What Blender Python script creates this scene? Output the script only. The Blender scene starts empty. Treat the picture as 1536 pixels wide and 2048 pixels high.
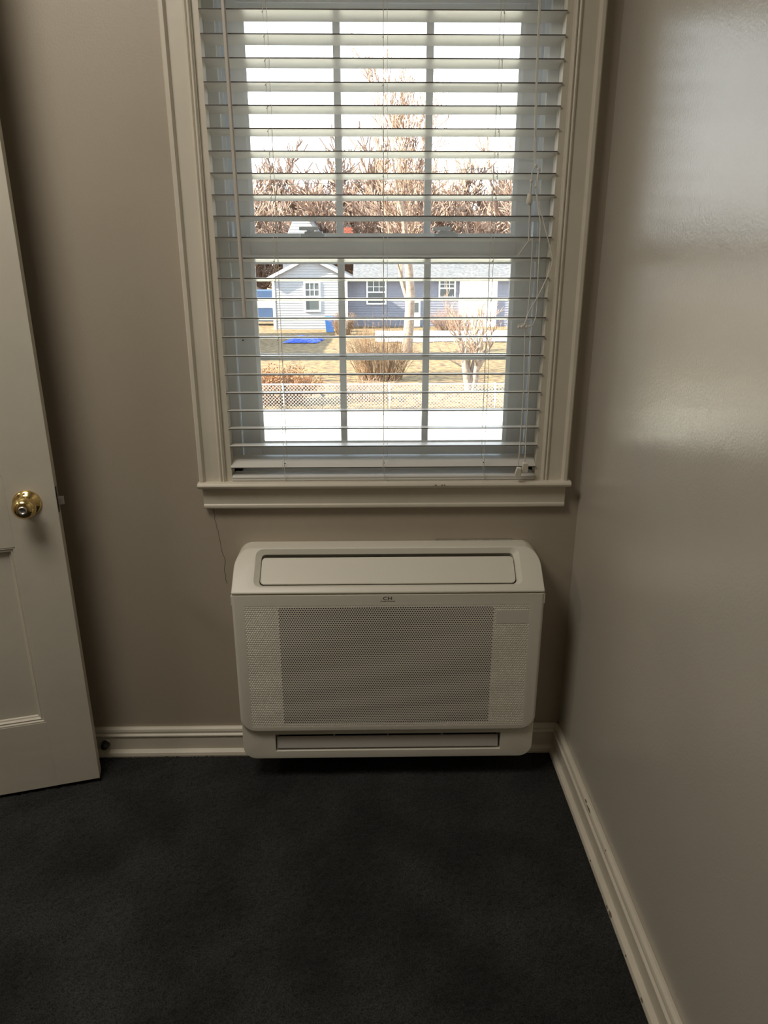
import bpy, bmesh, math, random
import numpy as np
from mathutils import Vector, Matrix
from math import sin, cos, pi, radians as R

C = bpy.context.scene.collection
scene = bpy.context.scene

# ------------------------------------------------------------------ camera
cam_d = bpy.data.cameras.new('camera'); cam = bpy.data.objects.new('camera', cam_d); C.objects.link(cam)
TH, YW, RL = .3278, .0163, -.0009
F = Vector((sin(YW)*cos(TH), cos(YW)*cos(TH), -sin(TH)))
R0 = Vector((cos(YW), -sin(YW), 0)); U0 = R0.cross(F)
RV = cos(RL)*R0 + sin(RL)*U0; UV = -sin(RL)*R0 + cos(RL)*U0
M = Matrix((RV, UV, -F)).transposed().to_4x4(); M.translation = Vector((-.0355, -1.6801, 1.2729))
cam.matrix_world = M
cam_d.sensor_fit = 'VERTICAL'; cam_d.sensor_height = 36; cam_d.sensor_width = 27
cam_d.lens = 1427/2048*36; cam_d.clip_start = .02; cam_d.clip_end = 600
scene.camera = cam

# ------------------------------------------------------------------ sky, sun, added fill lamps, exposure
w = bpy.data.worlds.new('sky'); scene.world = w; w.use_nodes = True
nt = w.node_tree; nt.nodes.clear()
bg = nt.nodes.new('ShaderNodeBackground'); wo = nt.nodes.new('ShaderNodeOutputWorld')
tc = nt.nodes.new('ShaderNodeTexCoord'); sx = nt.nodes.new('ShaderNodeSeparateXYZ'); rp = nt.nodes.new('ShaderNodeValToRGB')
rp.color_ramp.elements[0].position = 0.0; rp.color_ramp.elements[0].color = (1.0, .985, .97, 1)
rp.color_ramp.elements[1].position = 0.6; rp.color_ramp.elements[1].color = (.62, .80, 1.0, 1)
nt.links.new(tc.outputs['Generated'], sx.inputs[0]); nt.links.new(sx.outputs['Z'], rp.inputs[0])
nt.links.new(rp.outputs[0], bg.inputs[0]); nt.links.new(bg.outputs[0], wo.inputs[0])
bg.inputs[1].default_value = 4.6

def add_light(name, kind, energy, color, loc, rot=(0, 0, 0), **kw):
    d = bpy.data.lights.new(name, kind); d.energy = energy; d.color = color
    for k, v in kw.items(): setattr(d, k, v)
    o = bpy.data.objects.new(name, d); o.location = loc; o.rotation_euler = rot; C.objects.link(o); return o
SUN = add_light('sun', 'SUN', 30.0, (1, .93, .80), (0, 0, 30), angle=R(.6))
SUN.rotation_euler = Vector((-.82, -.20, .52)).to_track_quat('Z', 'Y').to_euler()
portal = add_light('window_portal', 'AREA', 1, (1, 1, 1), (-.0075, .20, 1.32), (R(-90), 0, 0), shape='RECTANGLE', size=.74, size_y=1.1)
portal.data.cycles.is_portal = True

vs = scene.view_settings
scene.display_settings.display_device = 'sRGB'
vs.view_transform = 'Standard'; vs.look = 'None'; vs.gamma = 1; vs.use_curve_mapping = False; vs.exposure = 0
scene.cycles.use_denoising = True
scene.cycles.max_bounces = 10; scene.cycles.diffuse_bounces = 6; scene.cycles.transparent_max_bounces = 24
scene.cycles.sample_clamp_indirect = 6

# ------------------------------------------------------------------ helpers
def tag(o, label=None, cat=None, group=None, kind=None):
    if label: o['label'] = label
    if cat: o['category'] = cat
    if group: o['group'] = group
    if kind: o['kind'] = kind
    return o

def empty(name, loc=(0, 0, 0), rz=0):
    o = bpy.data.objects.new(name, None); C.objects.link(o); o.location = loc; o.rotation_euler = (0, 0, rz)
    o.empty_display_size = .05; return o

class MB:
    def __init__(s): s.v = []; s.f = []; s.m = []; s.sm = []
    def add(s, vs_, fs, mi=0, smooth=False):
        b = len(s.v); s.v += [tuple(p) for p in vs_]
        for f in fs: s.f.append(tuple(b+i for i in f)); s.m.append(mi); s.sm.append(smooth)
        return s
    def box(s, a, b, mi=0):
        x0, y0, z0 = [min(p, q) for p, q in zip(a, b)]; x1, y1, z1 = [max(p, q) for p, q in zip(a, b)]
        v = [(x0,y0,z0),(x1,y0,z0),(x1,y1,z0),(x0,y1,z0),(x0,y0,z1),(x1,y0,z1),(x1,y1,z1),(x0,y1,z1)]
        return s.add(v, [(0,3,2,1),(4,5,6,7),(0,1,5,4),(1,2,6,5),(2,3,7,6),(3,0,4,7)], mi)
    def prism(s, pts, o, ua, ub, ext, mi=0, smooth=False, cap=True):
        """2-D polygon pts in axes ua, ub at origin o, extruded by vector ext"""
        o, ua, ub, ext = map(Vector, (o, ua, ub, ext)); n = len(pts)
        A = [o+ua*p[0]+ub*p[1] for p in pts]; B = [p+ext for p in A]
        area = sum(pts[i][0]*pts[(i+1) % n][1]-pts[(i+1) % n][0]*pts[i][1] for i in range(n))
        flip = (area > 0) != (ua.cross(ub).dot(ext) > 0)
        sd = [(i, (i+1) % n, n+(i+1) % n, n+i) for i in range(n)]
        cp = [tuple(range(n-1, -1, -1)), tuple(range(n, 2*n))] if cap else []
        if flip: sd = [f[::-1] for f in sd]; cp = [f[::-1] for f in cp]
        b = len(s.v); s.v += [tuple(p) for p in A+B]
        for f in sd: s.f.append(tuple(b+i for i in f)); s.m.append(mi); s.sm.append(smooth)
        for f in cp: s.f.append(tuple(b+i for i in f)); s.m.append(mi); s.sm.append(False)
        return s
    def tube(s, pts, r, n=6, mi=0, smooth=True, cap=True):
        pts = [Vector(p) for p in pts]; rr = r if hasattr(r, '__len__') else [r]*len(pts)
        V = []; k = len(pts); prev = None
        for i, p in enumerate(pts):
            t = (pts[min(i+1, k-1)]-pts[max(i-1, 0)])
            t = t.normalized() if t.length > 1e-9 else Vector((0, 0, 1))
            a = prev-t*prev.dot(t) if prev is not None else t.orthogonal()
            if a.length < 1e-6: a = t.orthogonal()
            a.normalize(); prev = a; b = t.cross(a)
            for j in range(n):
                q = 2*pi*j/n; V.append(p+(a*cos(q)+b*sin(q))*rr[i])
        Fc = [(i*n+j, i*n+(j+1) % n, (i+1)*n+(j+1) % n, (i+1)*n+j) for i in range(k-1) for j in range(n)]
        if cap: Fc += [tuple(range(n-1, -1, -1)), tuple(range((k-1)*n, k*n))]
        return s.add(V, Fc, mi, smooth)
    def lathe(s, prof, o, ax, n=28, mi=0, smooth=True):
        """prof: (distance along ax, radius)"""
        o, ax = Vector(o), Vector(ax).normalized(); a = ax.orthogonal().normalized(); b = ax.cross(a); V = []
        for d, r in prof:
            for j in range(n):
                q = 2*pi*j/n; V.append(o+ax*d+(a*cos(q)+b*sin(q))*r)
        k = len(prof)
        Fc = [(i*n+j, i*n+(j+1) % n, (i+1)*n+(j+1) % n, (i+1)*n+j) for i in range(k-1) for j in range(n)]
        Fc += [tuple(range(n-1, -1, -1)), tuple(range((k-1)*n, k*n))]
        return s.add(V, Fc, mi, smooth)
    def mesh(s, name, mats):
        me = bpy.data.meshes.new(name); me.from_pydata(s.v, [], s.f)
        for m in (mats if isinstance(mats, (list, tuple)) else [mats]): me.materials.append(m)
        me.polygons.foreach_set('material_index', s.m); me.polygons.foreach_set('use_smooth', s.sm); me.update(); return me
    def build(s, name, mats, parent=None, bevel=0, seg=2, ang=35):
        o = bpy.data.objects.new(name, s.mesh(name, mats)); C.objects.link(o)
        if parent: o.parent = parent
        if bevel:
            b = o.modifiers.new('bevel', 'BEVEL'); b.width = bevel; b.segments = seg; b.limit_method = 'ANGLE'; b.angle_limit = R(ang)
            b.harden_normals = False
        return o

def inst(o, parent=None, loc=None):
    c = o.copy(); C.objects.link(c); c.parent = parent
    if loc is not None: c.location = loc
    return c

def rrect(x0, z0, x1, z1, r, n=6):
    """rounded rectangle, r = (bottom-left, bottom-right, top-right, top-left)"""
    if not hasattr(r, '__len__'): r = (r,)*4
    out = []
    for (cx, cz, rr, a0) in ((x0+r[0], z0+r[0], r[0], 180), (x1-r[1], z0+r[1], r[1], 270), (x1-r[2], z1-r[2], r[2], 0), (x0+r[3], z1-r[3], r[3], 90)):
        if rr == 0: out.append((cx, cz)); continue
        for k in range(n+1):
            a = R(a0+90*k/n); out.append((cx+rr*cos(a), cz+rr*sin(a)))
    return out

def boolean(a, b, op):
    """apply b to a by a Boolean modifier and bake the result; b is discarded"""
    m = a.modifiers.new('b', 'BOOLEAN'); m.operation = op; m.object = b; m.solver = 'EXACT'
    dg = bpy.context.evaluated_depsgraph_get(); dg.update()
    me = bpy.data.meshes.new_from_object(a.evaluated_get(dg), depsgraph=dg)
    a.modifiers.clear(); a.data = me
    bpy.data.objects.remove(b); return a

def bake(a):
    dg = bpy.context.evaluated_depsgraph_get(); dg.update()
    me = bpy.data.meshes.new_from_object(a.evaluated_get(dg), depsgraph=dg); a.modifiers.clear(); a.data = me; return a

def smooth_by_angle(o, deg=30):
    bm = bmesh.new(); bm.from_mesh(o.data)
    for f in bm.faces: f.smooth = True
    for e in bm.edges:
        e.smooth = not (len(e.link_faces) == 2 and e.calc_face_angle(0) > R(deg))
    bm.to_mesh(o.data); bm.free(); return o

# ------------------------------------------------------------------ materials
def mat(name, col, rough=.5, bump=0, bscale=60, var=0, vscale=4, metal=0, spec=.5, coat=0, detail=3, col2=None, bdist=.002):
    m = bpy.data.materials.new(name); m.use_nodes = True; t = m.node_tree; p = t.nodes['Principled BSDF']
    p.inputs['Base Color'].default_value = (*col, 1); p.inputs['Roughness'].default_value = rough
    p.inputs['Metallic'].default_value = metal; p.inputs['Specular IOR Level'].default_value = spec
    p.inputs['Coat Weight'].default_value = coat
    tc = t.nodes.new('ShaderNodeTexCoord')
    if var or col2:
        n = t.nodes.new('ShaderNodeTexNoise'); n.inputs['Scale'].default_value = vscale; n.inputs['Detail'].default_value = detail
        r = t.nodes.new('ShaderNodeValToRGB'); t.links.new(tc.outputs['Object'], n.inputs['Vector']); t.links.new(n.outputs[0], r.inputs[0])
        c2 = col2 or tuple(c*(1+var) for c in col); c1 = col if col2 else tuple(c*(1-var) for c in col)
        r.color_ramp.elements[0].position = .36; r.color_ramp.elements[1].position = .64
        r.color_ramp.elements[0].color = (*c1, 1); r.color_ramp.elements[1].color = (*c2, 1)
        t.links.new(r.outputs[0], p.inputs['Base Color'])
    if bump:
        n = t.nodes.new('ShaderNodeTexNoise'); n.inputs['Scale'].default_value = bscale; n.inputs['Detail'].default_value = 3
        b = t.nodes.new('ShaderNodeBump'); b.inputs['Strength'].default_value = bump; b.inputs['Distance'].default_value = bdist
        t.links.new(tc.outputs['Object'], n.inputs['Vector']); t.links.new(n.outputs[0], b.inputs['Height']); t.links.new(b.outputs[0], p.inputs['Normal'])
    return m

m_wall = mat('greige_wall_paint', (.42, .365, .29), .42, bump=.12, bscale=240, var=.03, vscale=2.5, spec=.5)
m_wall_r = mat('semigloss_wall_paint', (.48, .445, .385), .26, bump=.17, bscale=210, var=.03, vscale=2.5, spec=1.0)  # same paint as the window wall, window daylight lightened into its colour
m_ceil = mat('ceiling_white', (.75, .74, .70), .8, bump=.2, bscale=120)
m_trim = mat('cream_trim_paint', (.66, .61, .51), .38, bump=.25, bscale=45, var=.03, vscale=9)
m_jamb = mat('jamb_paint', (.62, .59, .52), .45, bump=.2, bscale=50, var=.03, vscale=9)
m_door = mat('door_paint', (.60, .56, .475), .42, bump=.3, bscale=38, var=.03, vscale=6)
m_vinyl = mat('white_vinyl', (.86, .88, .89), .30, var=.01)
m_slat = mat('blind_white', (.80, .785, .74), .24, bump=.05, bscale=150)
_t = m_slat.node_tree; _p = _t.nodes['Principled BSDF']; _o = _t.nodes['Material Output']
_tl = _t.nodes.new('ShaderNodeBsdfTranslucent'); _tl.inputs[0].default_value = (.80, .76, .70, 1); _ms = _t.nodes.new('ShaderNodeMixShader'); _ms.inputs[0].default_value = .22
_t.links.new(_p.outputs[0], _ms.inputs[1]); _t.links.new(_tl.outputs[0], _ms.inputs[2]); _t.links.new(_ms.outputs[0], _o.inputs[0])
m_cord = mat('cord_white', (.74, .71, .64), .7)
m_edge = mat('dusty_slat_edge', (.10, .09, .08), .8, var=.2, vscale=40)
m_wand = mat('wand_ivory', (.55, .51, .45), .35)
m_tassel = mat('tassel_ivory', (.72, .68, .58), .45)
m_unit = mat('appliance_white', (.74, .71, .62), .38, bump=.05, bscale=300)
m_unit2 = mat('appliance_flap_grey', (.50, .475, .44), .38)
m_dark = mat('dark_inside', (.012, .012, .013), .7, var=.3, vscale=30)
m_filter = mat('dark_filter_mesh', (.008, .008, .009), .6, var=.4, vscale=40, bump=.5, bscale=500)
m_logo = mat('logo_grey_ink', (.05, .045, .045), .5)
m_brass = mat('polished_brass', (.74, .55, .24), .16, metal=1, bump=.03, bscale=90)
m_steel = mat('worn_steel', (.55, .53, .50), .35, metal=1, var=.15, vscale=60)
m_rubber = mat('dark_rubber', (.02, .02, .02), .5)
m_lock = mat('sash_lock_white', (.80, .84, .87), .4)

# carpet: near black pile with faint brushed patches
m_carpet = mat('charcoal_carpet', (.024, .0245, .024), .95, var=.45, vscale=320, bump=.9, bscale=420, spec=.15, bdist=.004)
t = m_carpet.node_tree; p = t.nodes['Principled BSDF']
tcn = t.nodes.new('ShaderNodeTexCoord'); n1 = t.nodes.new('ShaderNodeTexNoise'); n1.inputs['Scale'].default_value = 4.5; n1.inputs['Detail'].default_value = 4
r1 = t.nodes.new('ShaderNodeMapRange'); r1.inputs[1].default_value = .38; r1.inputs[2].default_value = .68; r1.inputs[3].default_value = .80; r1.inputs[4].default_value = 1.7
mx = t.nodes.new('ShaderNodeMix'); mx.data_type = 'RGBA'; mx.blend_type = 'MULTIPLY'; mx.inputs[0].default_value = 1
src = p.inputs['Base Color'].links[0].from_socket
t.links.new(tcn.outputs['Object'], n1.inputs['Vector']); t.links.new(n1.outputs[0], r1.inputs[0])
t.links.new(src, mx.inputs[6]); t.links.new(r1.outputs[0], mx.inputs[7]); t.links.new(mx.outputs[2], p.inputs['Base Color'])
p.inputs['Sheen Weight'].default_value = .04

# thin pane glass
def glass_mat(name, tint=(1, 1, 1)):
    m = bpy.data.materials.new(name); m.use_nodes = True; t = m.node_tree; t.nodes.clear()
    o = t.nodes.new('ShaderNodeOutputMaterial'); tr = t.nodes.new('ShaderNodeBsdfTransparent'); gl = t.nodes.new('ShaderNodeBsdfGlossy')
    fr = t.nodes.new('ShaderNodeFresnel'); mi = t.nodes.new('ShaderNodeMixShader'); fr.inputs[0].default_value = 1.45
    tr.inputs[0].default_value = (*tint, 1); gl.inputs['Roughness'].default_value = .02
    t.links.new(fr.outputs[0], mi.inputs[0]); t.links.new(tr.outputs[0], mi.inputs[1]); t.links.new(gl.outputs[0], mi.inputs[2]); t.links.new(mi.outputs[0], o.inputs[0])
    return m
m_glass = glass_mat('window_glass', (.97, .985, .98))

# ------------------------------------------------------------------ room shell
XL, XR, YB, ZC = -1.52, .4755, -3.5, 2.44
TW = .16
def struct(o): o['kind'] = 'structure'; return o

# window wall around the window opening
WX0, WX1, WZ0, WZ1 = -.400, .385, .772, 1.90
b = MB()
b.box((XL-TW, 0, -.1), (WX0, TW, ZC+.1)); b.box((WX1, 0, -.1), (XR+TW, TW, ZC+.1))
b.box((WX0, 0, -.1), (WX1, TW, WZ0)); b.box((WX0, 0, WZ1), (WX1, TW, ZC+.1))
# the crack under the sill is a fine groove: two thin proud lips of paint
struct(b.build('wall_back', m_wall))
b = MB(); b.box((XR, YB, -.1), (XR+TW, -.0, ZC+.1)); struct(b.build('wall_right', m_wall_r))
b = MB(); DY0, DY1, DZ = -.335, -1.10, 2.06
b.box((XL-TW, 0, -.1), (XL, DY0, ZC+.1)); b.box((XL-TW, DY1, -.1), (XL, YB, ZC+.1)); b.box((XL-TW, DY0, DZ), (XL, DY1, ZC+.1))
struct(b.build('wall_left', m_wall))
b = MB(); b.box((XL-TW, YB-TW, -.1), (XR+TW, YB, ZC+.1)); struct(b.build('wall_front', m_wall))
b = MB(); b.box((XL-TW, YB-TW, ZC), (XR+TW, TW, ZC+.14)); struct(b.build('ceiling', m_ceil))
# hall beyond the doorway
b = MB(); HX = XL-TW-1.1
b.box((HX-.1, .3, -.1), (HX, -2.2, 2.54)); b.box((HX, .3, -.1), (XL-TW, .2, 2.54)); b.box((HX, -2.1, -.1), (XL-TW, -2.2, 2.54)); b.box((HX, .2, 2.44), (XL-TW, -2.1, 2.54))
struct(b.build('wall_hall', m_wall))

# carpeted floor: fine displaced pile where the picture shows it
rng = np.random.default_rng(3)
def floor_mesh():
    x = np.arange(XL, XR+.0001, .005); x[-1] = XR; y = np.arange(-1.35, .0001, .005)
    X, Y = np.meshgrid(x, y); Z = rng.normal(0, .0013, X.shape)+.0016*np.sin(X*31+3*np.sin(Y*17))*np.sin(Y*23+2*np.sin(X*11))
    Z = Z+rng.normal(0, .0012, X.shape); X = X+rng.normal(0, .0008, X.shape); Y = Y+rng.normal(0, .0008, Y.shape)
    Z[0, :] = Z[-1, :] = 0
    ny, nx = X.shape; V = np.stack([X.ravel(), Y.ravel(), Z.ravel()], 1)
    i = np.arange(nx*ny).reshape(ny, nx)
    Fq = np.stack([i[:-1, :-1].ravel(), i[:-1, 1:].ravel(), i[1:, 1:].ravel(), i[1:, :-1].ravel()], 1)
    nv = len(V); extra = np.array([[XL-TW-1.1, -1.35, 0], [XR, -1.35, 0], [XR, YB, 0], [XL-TW-1.1, YB, 0], [XL-TW-1.1, .2, 0], [XL, .2, 0], [XL, -1.35, 0]])
    V = np.vstack([V, extra]); Fq = Fq.tolist()+[[nv+3, nv+2, nv+1, nv], [nv, nv+6, nv+5, nv+4]]
    b0 = len(V)
    me = bpy.data.meshes.new('floor'); me.from_pydata(V.tolist(), [], Fq); me.materials.append(m_carpet)
    me.polygons.foreach_set('use_smooth', [True]*len(Fq)); me.update(); return me
fl = bpy.data.objects.new('floor', floor_mesh()); C.objects.link(fl); struct(fl)
sol = MB().box((XL-TW-1.1, YB-TW, -.02), (XR+TW, .2, -.12)).build('floor_slab', m_ceil); struct(sol)

# baseboards: board, cap mould and shoe in one profile (u = out from wall, v = height)
BB = [(0, 0), (.026, 0), (.027, .006), (.025, .014), (.018, .018), (.0145, .019), (.0145, .058), (.0175, .060), (.0175, .064), (.0125, .068), (.0135, .074), (.0115, .080), (.006, .0835), (0, .0835)]
def wavy(o, seed, amp=.0012):
    return o
b = MB().prism(BB, (XL, 0, 0), (0, -1, 0), (0, 0, 1), (XR-XL, 0, 0)); o = b.build('baseboard_back', m_trim, bevel=.0012); struct(o)
b = MB().prism(BB, (XR, 0, 0), (-1, 0, 0), (0, 0, 1), (0, YB, 0)); o = b.build('baseboard_right', m_trim, bevel=.0012); struct(o)
b = MB().prism(BB, (XL, DY1-.07, 0), (1, 0, 0), (0, 0, 1), (0, YB-DY1+.07, 0)); struct(b.build('baseboard_left', m_trim, bevel=.0012))
# chips in the shoe of the right baseboard
m_chip = mat('bare_wood_chip', (.20, .165, .12), .8)
for (yy, zz, l, h) in ((-.742, .010, .007, .003), (-.56, .011, .012, .0045), (-.54, .009, .006, .003), (-.42, .012, .003, .002), (-.655, .012, .003, .002)):
    pts = [(l*cos(a)*random.uniform(.6, 1), h*sin(a)*random.uniform(.6, 1)) for a in np.linspace(0, 2*pi, 9)[:-1]]
    c = MB().prism(pts, (XR-.0255, yy, zz), (0, 1, 0), (.25, 0, 1), (-.0012, 0, 0)).build('paint_chip', m_chip, None)
    c.parent = bpy.data.objects['baseboard_right']
for (yy, zz, l, h) in ((-.335, .079, .02, .002), (-.31, .081, .008, .0015), (-.36, .077, .008, .002), (-.46, .080, .003, .0015)):
    pts = [(l*cos(a)*random.uniform(.5, 1), h*sin(a)*random.uniform(.5, 1)) for a in np.linspace(0, 2*pi, 9)[:-1]]
    c = MB().prism(pts, (XR-.0105, yy, zz), (0, 1, 0), (.4, 0, 1), (-.0016, 0, 0)).build('paint_chip', m_chip, None)
    c.parent = bpy.data.objects['baseboard_right']
# hairline crack in the plaster below the sill
pts = []; zz = .722; xx = -.4315
while zz > .50:
    pts.append((xx, -.0002, zz)); zz -= random.uniform(.006, .014); xx += random.uniform(-.0022, .0032)
cr = MB().tube(pts, [.0006]*len(pts), 4).build('plaster_crack', mat('crack_shadow', (.13, .11, .09), .9)); cr.parent = bpy.data.objects['wall_back']

# window casing (u = across from the outer edge inwards, v = out from wall)
CS = [(0, 0), (0, .024), (.003, .027), (.010, .027), (.013, .022), (.0145, .018), (.0475, .018), (.0485, .021), (.0515, .0225), (.054, .0205), (.0548, .0185), (.056, .021), (.059, .0225), (.061, .0205), (.062, .0185), (.063, .0185), (.0638, .013), (.0775, .013), (.0775, -.02), (.064, -.02), (.064, 0)]
b = MB().prism(CS, (-.453, 0, .787), (1, 0, 0), (0, -1, 0), (0, 0, 1.1205)); struct(b.build('trim_1', m_trim, bevel=.0006))
b = MB().prism(CS, (.4365, 0, .787), (-1, 0, 0), (0, -1, 0), (0, 0, 1.1205)); struct(b.build('trim_2', m_trim, bevel=.0006))
b = MB().prism(CS, (-.453, 0, 1.985), (0, 0, -1), (0, -1, 0), (.8895, 0, 0)); struct(b.build('trim_3', m_trim, bevel=.0006))
# stool and apron
st = [(-.02+.0, 0)]
stool = [(.075, .788), (.075, .772), (-.028, .772), (-.034, .7745), (-.037, .780), (-.034, .7855), (-.028, .788)]
b = MB(); b.prism([(-y, z) for y, z in stool if 1], (-.4565, 0, 0), (0, -1, 0), (0, 0, 1), (.901, 0, 0)); o = b.build('trim_4', m_trim, bevel=.0015); struct(o)
stool_o = o
ap = [(0, .772), (.017, .772), (.017, .765), (.0155, .730), (.018, .727), (.018, .722), (.0165, .7185), (0, .7185)]
b = MB().prism(ap, (-.4485, 0, 0), (0, -1, 0), (0, 0, 1), (.8845, 0, 0)); struct(b.build('trim_5', m_trim, bevel=.0008))
# little dents on the stool nose
for x_, s_ in ((.116, .003), (.131, .0025), (.137, .002)):
    c = MB().prism([(s_*cos(a), .0013*sin(a)) for a in np.linspace(0, 2*pi, 8)[:-1]], (x_, -.0366, .7815), (1, 0, 0), (0, 0, 1), (0, -.0007, 0)).build('paint_chip', m_chip); c.parent = stool_o

# ------------------------------------------------------------------ window unit (double hung, vinyl)
win = struct(empty('window_1', (0, 0, 0)))
JX0, JX1 = -.3755, .3590                  # clear opening between stops
b = MB()
b.box((WX0, -.012, .787), (-.3855, .16, WZ1)); b.box((.3705, -.012, .787), (WX1, .16, WZ1)); b.box((WX0, -.012, WZ1-.015), (WX1, .16, WZ1))
b.build('jamb_liner', m_jamb, win)
# vinyl main frame with tracks
fx0, fx1 = -.3855, .3705
b = MB()
for s, x0 in ((1, fx0), (-1, fx1)):
    b.box((x0, .068, .780), (x0+s*.0245, .078, 1.885))        # inner stop
    b.box((x0, .078, .780), (x0+s*.012, .155, 1.885))         # track wall
    b.box((x0, .112, .780), (x0+s*.026, .116, 1.885))         # parting fin
    b.box((x0, .146, .780), (x0+s*.030, .156, 1.885))         # outer stop
b.box((fx0, .068, 1.865), (fx1, .156, 1.885)); b.box((fx0, .068, .772), (fx1, .20, .800))
b.build('window_frame', m_vinyl, win, bevel=.0015)
def sash(name, y0, y1, x0, x1, z0, z1, st_, rb, rt, gx, gz):
    """y0 room face, y1 outer face"""
    sh = empty(name); sh.parent = win
    yi = y0+.012
    b = MB()
    a0, a1, c0, c1 = x0+st_, x1-st_, z0+rb, z1-rt
    b.box((x0, y0, z0), (a0, y1, z1)); b.box((a1, y0, z0), (x1, y1, z1)); b.box((a0, y0, z0), (a1, y1, c0)); b.box((a0, y0, c1), (a1, y1, z1))
    b.build('sash_frame', m_vinyl, sh, bevel=.0015)
    # glazing bead, sloping to the glass
    g = .0075; b = MB()
    for (p0, p1, n) in (((a0, c0), (a0, c1), (1, 0)), ((a1, c0), (a1, c1), (-1, 0))):
        b.prism([(0, 0), (g, .008), (g, .012), (0, .012)], (p0[0], y0+.001, p0[1]), (n[0], 0, 0), (0, 1, 0), (0, 0, p1[1]-p0[1]))
    for (p0, p1, n) in (((a0, c0), (a1, c0), 1), ((a0, c1), (a1, c1), -1)):
        b.prism([(0, 0), (g, .008), (g, .012), (0, .012)], (p0[0], y0+.001, p0[1]), (0, 0, n), (0, 1, 0), (p1[0]-p0[0], 0, 0))
    b.build('glazing_bead', m_vinyl, sh)
    ym = (y0+y1)/2+.002; mw = .0082
    xs = [a0]+gx+[a1]; zs = [c0, gz, c1]
    for x in gx: MB().box((x-mw, ym-.004, c0), (x+mw, ym+.004, c1)).build('muntin', m_vinyl, sh, bevel=.0015)
    for i in range(3):
        xa = xs[i]+(mw if i else 0); xb = xs[i+1]-(mw if i < 2 else 0)
        MB().box((xa, ym-.0039, gz-mw), (xb, ym+.0039, gz+mw)).build('muntin', m_vinyl, sh, bevel=.0015)
    for i in range(3):
        for j in range(2):
            xa = xs[i]+(mw if i else 0); xb = xs[i+1]-(mw if i < 2 else 0); za = zs[j]+(mw if j else 0); zb = zs[j+1]-(mw if j < 1 else 0)
            MB().box((xa, ym-.0015, za), (xb, ym+.0015, zb)).build('pane', m_glass, sh)
    return sh
lower = sash('lower_sash', .080, .110, -.3605, .3455, .800, 1.344, .0455, .055, .052, [-.1070, .0965], 1.0705)
upper = sash('upper_sash', .117, .145, -.3560, .3410, 1.300, 1.862, .040, .046, .066, [-.1095, .0965], 1.567)
# raised lip of the meeting rail and cam locks on it
MB().box((-.3605, .076, 1.299), (.3455, .0805, 1.304)).build('rail_lip', m_vinyl, lower)
MB().box((-.325, .111, 1.812), (.3095, .1175, 1.820)).build('rail_lip', m_vinyl, upper)
for lx in (-.170, .139):
    b = MB()
    b.prism(rrect(-.028, -.011, .028, .011, .004, 3), (lx, .097, 1.344), (1, 0, 0), (0, 1, 0), (0, 0, .007))
    b.prism(rrect(-.020, -.009, .022, .009, .004, 3), (lx, .097, 1.351), (1, 0, 0), (0, 1, 0), (0, 0, .005))
    b.lathe([(0, .009), (.005, .009), (.006, .008)], (lx-.006, .095, 1.356), (0, 0, 1), 16)
    b.prism([(-.030, -.004), (-.028, .006), (-.006, .010), (.012, .010), (.014, -.004), (-.004, -.010)], (lx-.002, .093, 1.3585), (1, 0, 0), (0, 1, 0), (0, 0, .0075))
    b.build('sash_lock', m_lock, lower, bevel=.0008)
b = MB()
for lx in (-.335, .322): b.prism(rrect(-.014, -.005, .014, .005, .002, 3), (lx, .095, 1.344), (1, 0, 0), (0, 1, 0), (0, 0, .004))
b.build('tilt_latch', m_vinyl, lower)
# small screw heads in the side tracks
for (x_, y_, z_) in ((fx0+.0125, .100, 1.735), (fx1-.0125, .100, 1.735), (-.345, .0795, 1.112), (fx1-.024, .0795, 1.112)):
    MB().lathe([(0, .0018), (.0008, .0015)], (x_, y_ if abs(y_-.0795) > .001 else .0798, z_), (0, -1, 0), 8).build('screw_head', m_rubber, win)

# ------------------------------------------------------------------ blind
BX0, BX1 = -.3752, .3585; bxc = (BX0+BX1)/2; BW = BX1-BX0
PITCH = .04228; ZTOP = 1.762; YF = -.018; SW = .050
blind = tag(empty('window_blind', (bxc, YF, .788)), 'white horizontal slatted blind with tilt wand hanging lowered over the window', 'blind')
def slat_mesh(name):
    b = MB(); n = 8; T = .0028
    top = []; bot = []
    for i in range(n+1):
        s = i/n; crown = .0022*(1-(2*s-1)**2); th = T*(.85+.15*(1-(2*s-1)**4))
        top.append((s*SW, crown+th/2)); bot.append((s*SW, crown-th/2))
    b.prism(top+bot[::-1], (-BW/2, 0, 0), (0, 1, 0), (0, 0, 1), (BW, 0, 0), smooth=False)
    b.m[len(top)+len(bot)-1] = 1      # room-side edge, its dark line of shade painted in
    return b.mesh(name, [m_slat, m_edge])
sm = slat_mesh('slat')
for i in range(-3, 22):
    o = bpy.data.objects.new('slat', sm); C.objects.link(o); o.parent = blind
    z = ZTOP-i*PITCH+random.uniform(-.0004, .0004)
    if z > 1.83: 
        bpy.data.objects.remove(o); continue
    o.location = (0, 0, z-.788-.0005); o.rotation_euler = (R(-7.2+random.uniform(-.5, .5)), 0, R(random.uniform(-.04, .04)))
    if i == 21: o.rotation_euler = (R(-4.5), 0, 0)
o = bpy.data.objects.new('slat', sm); C.objects.link(o); o.parent = blind; o.location = (-.001, 0, .8215-.788); o.rotation_euler = (R(23), 0, 0)
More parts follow.
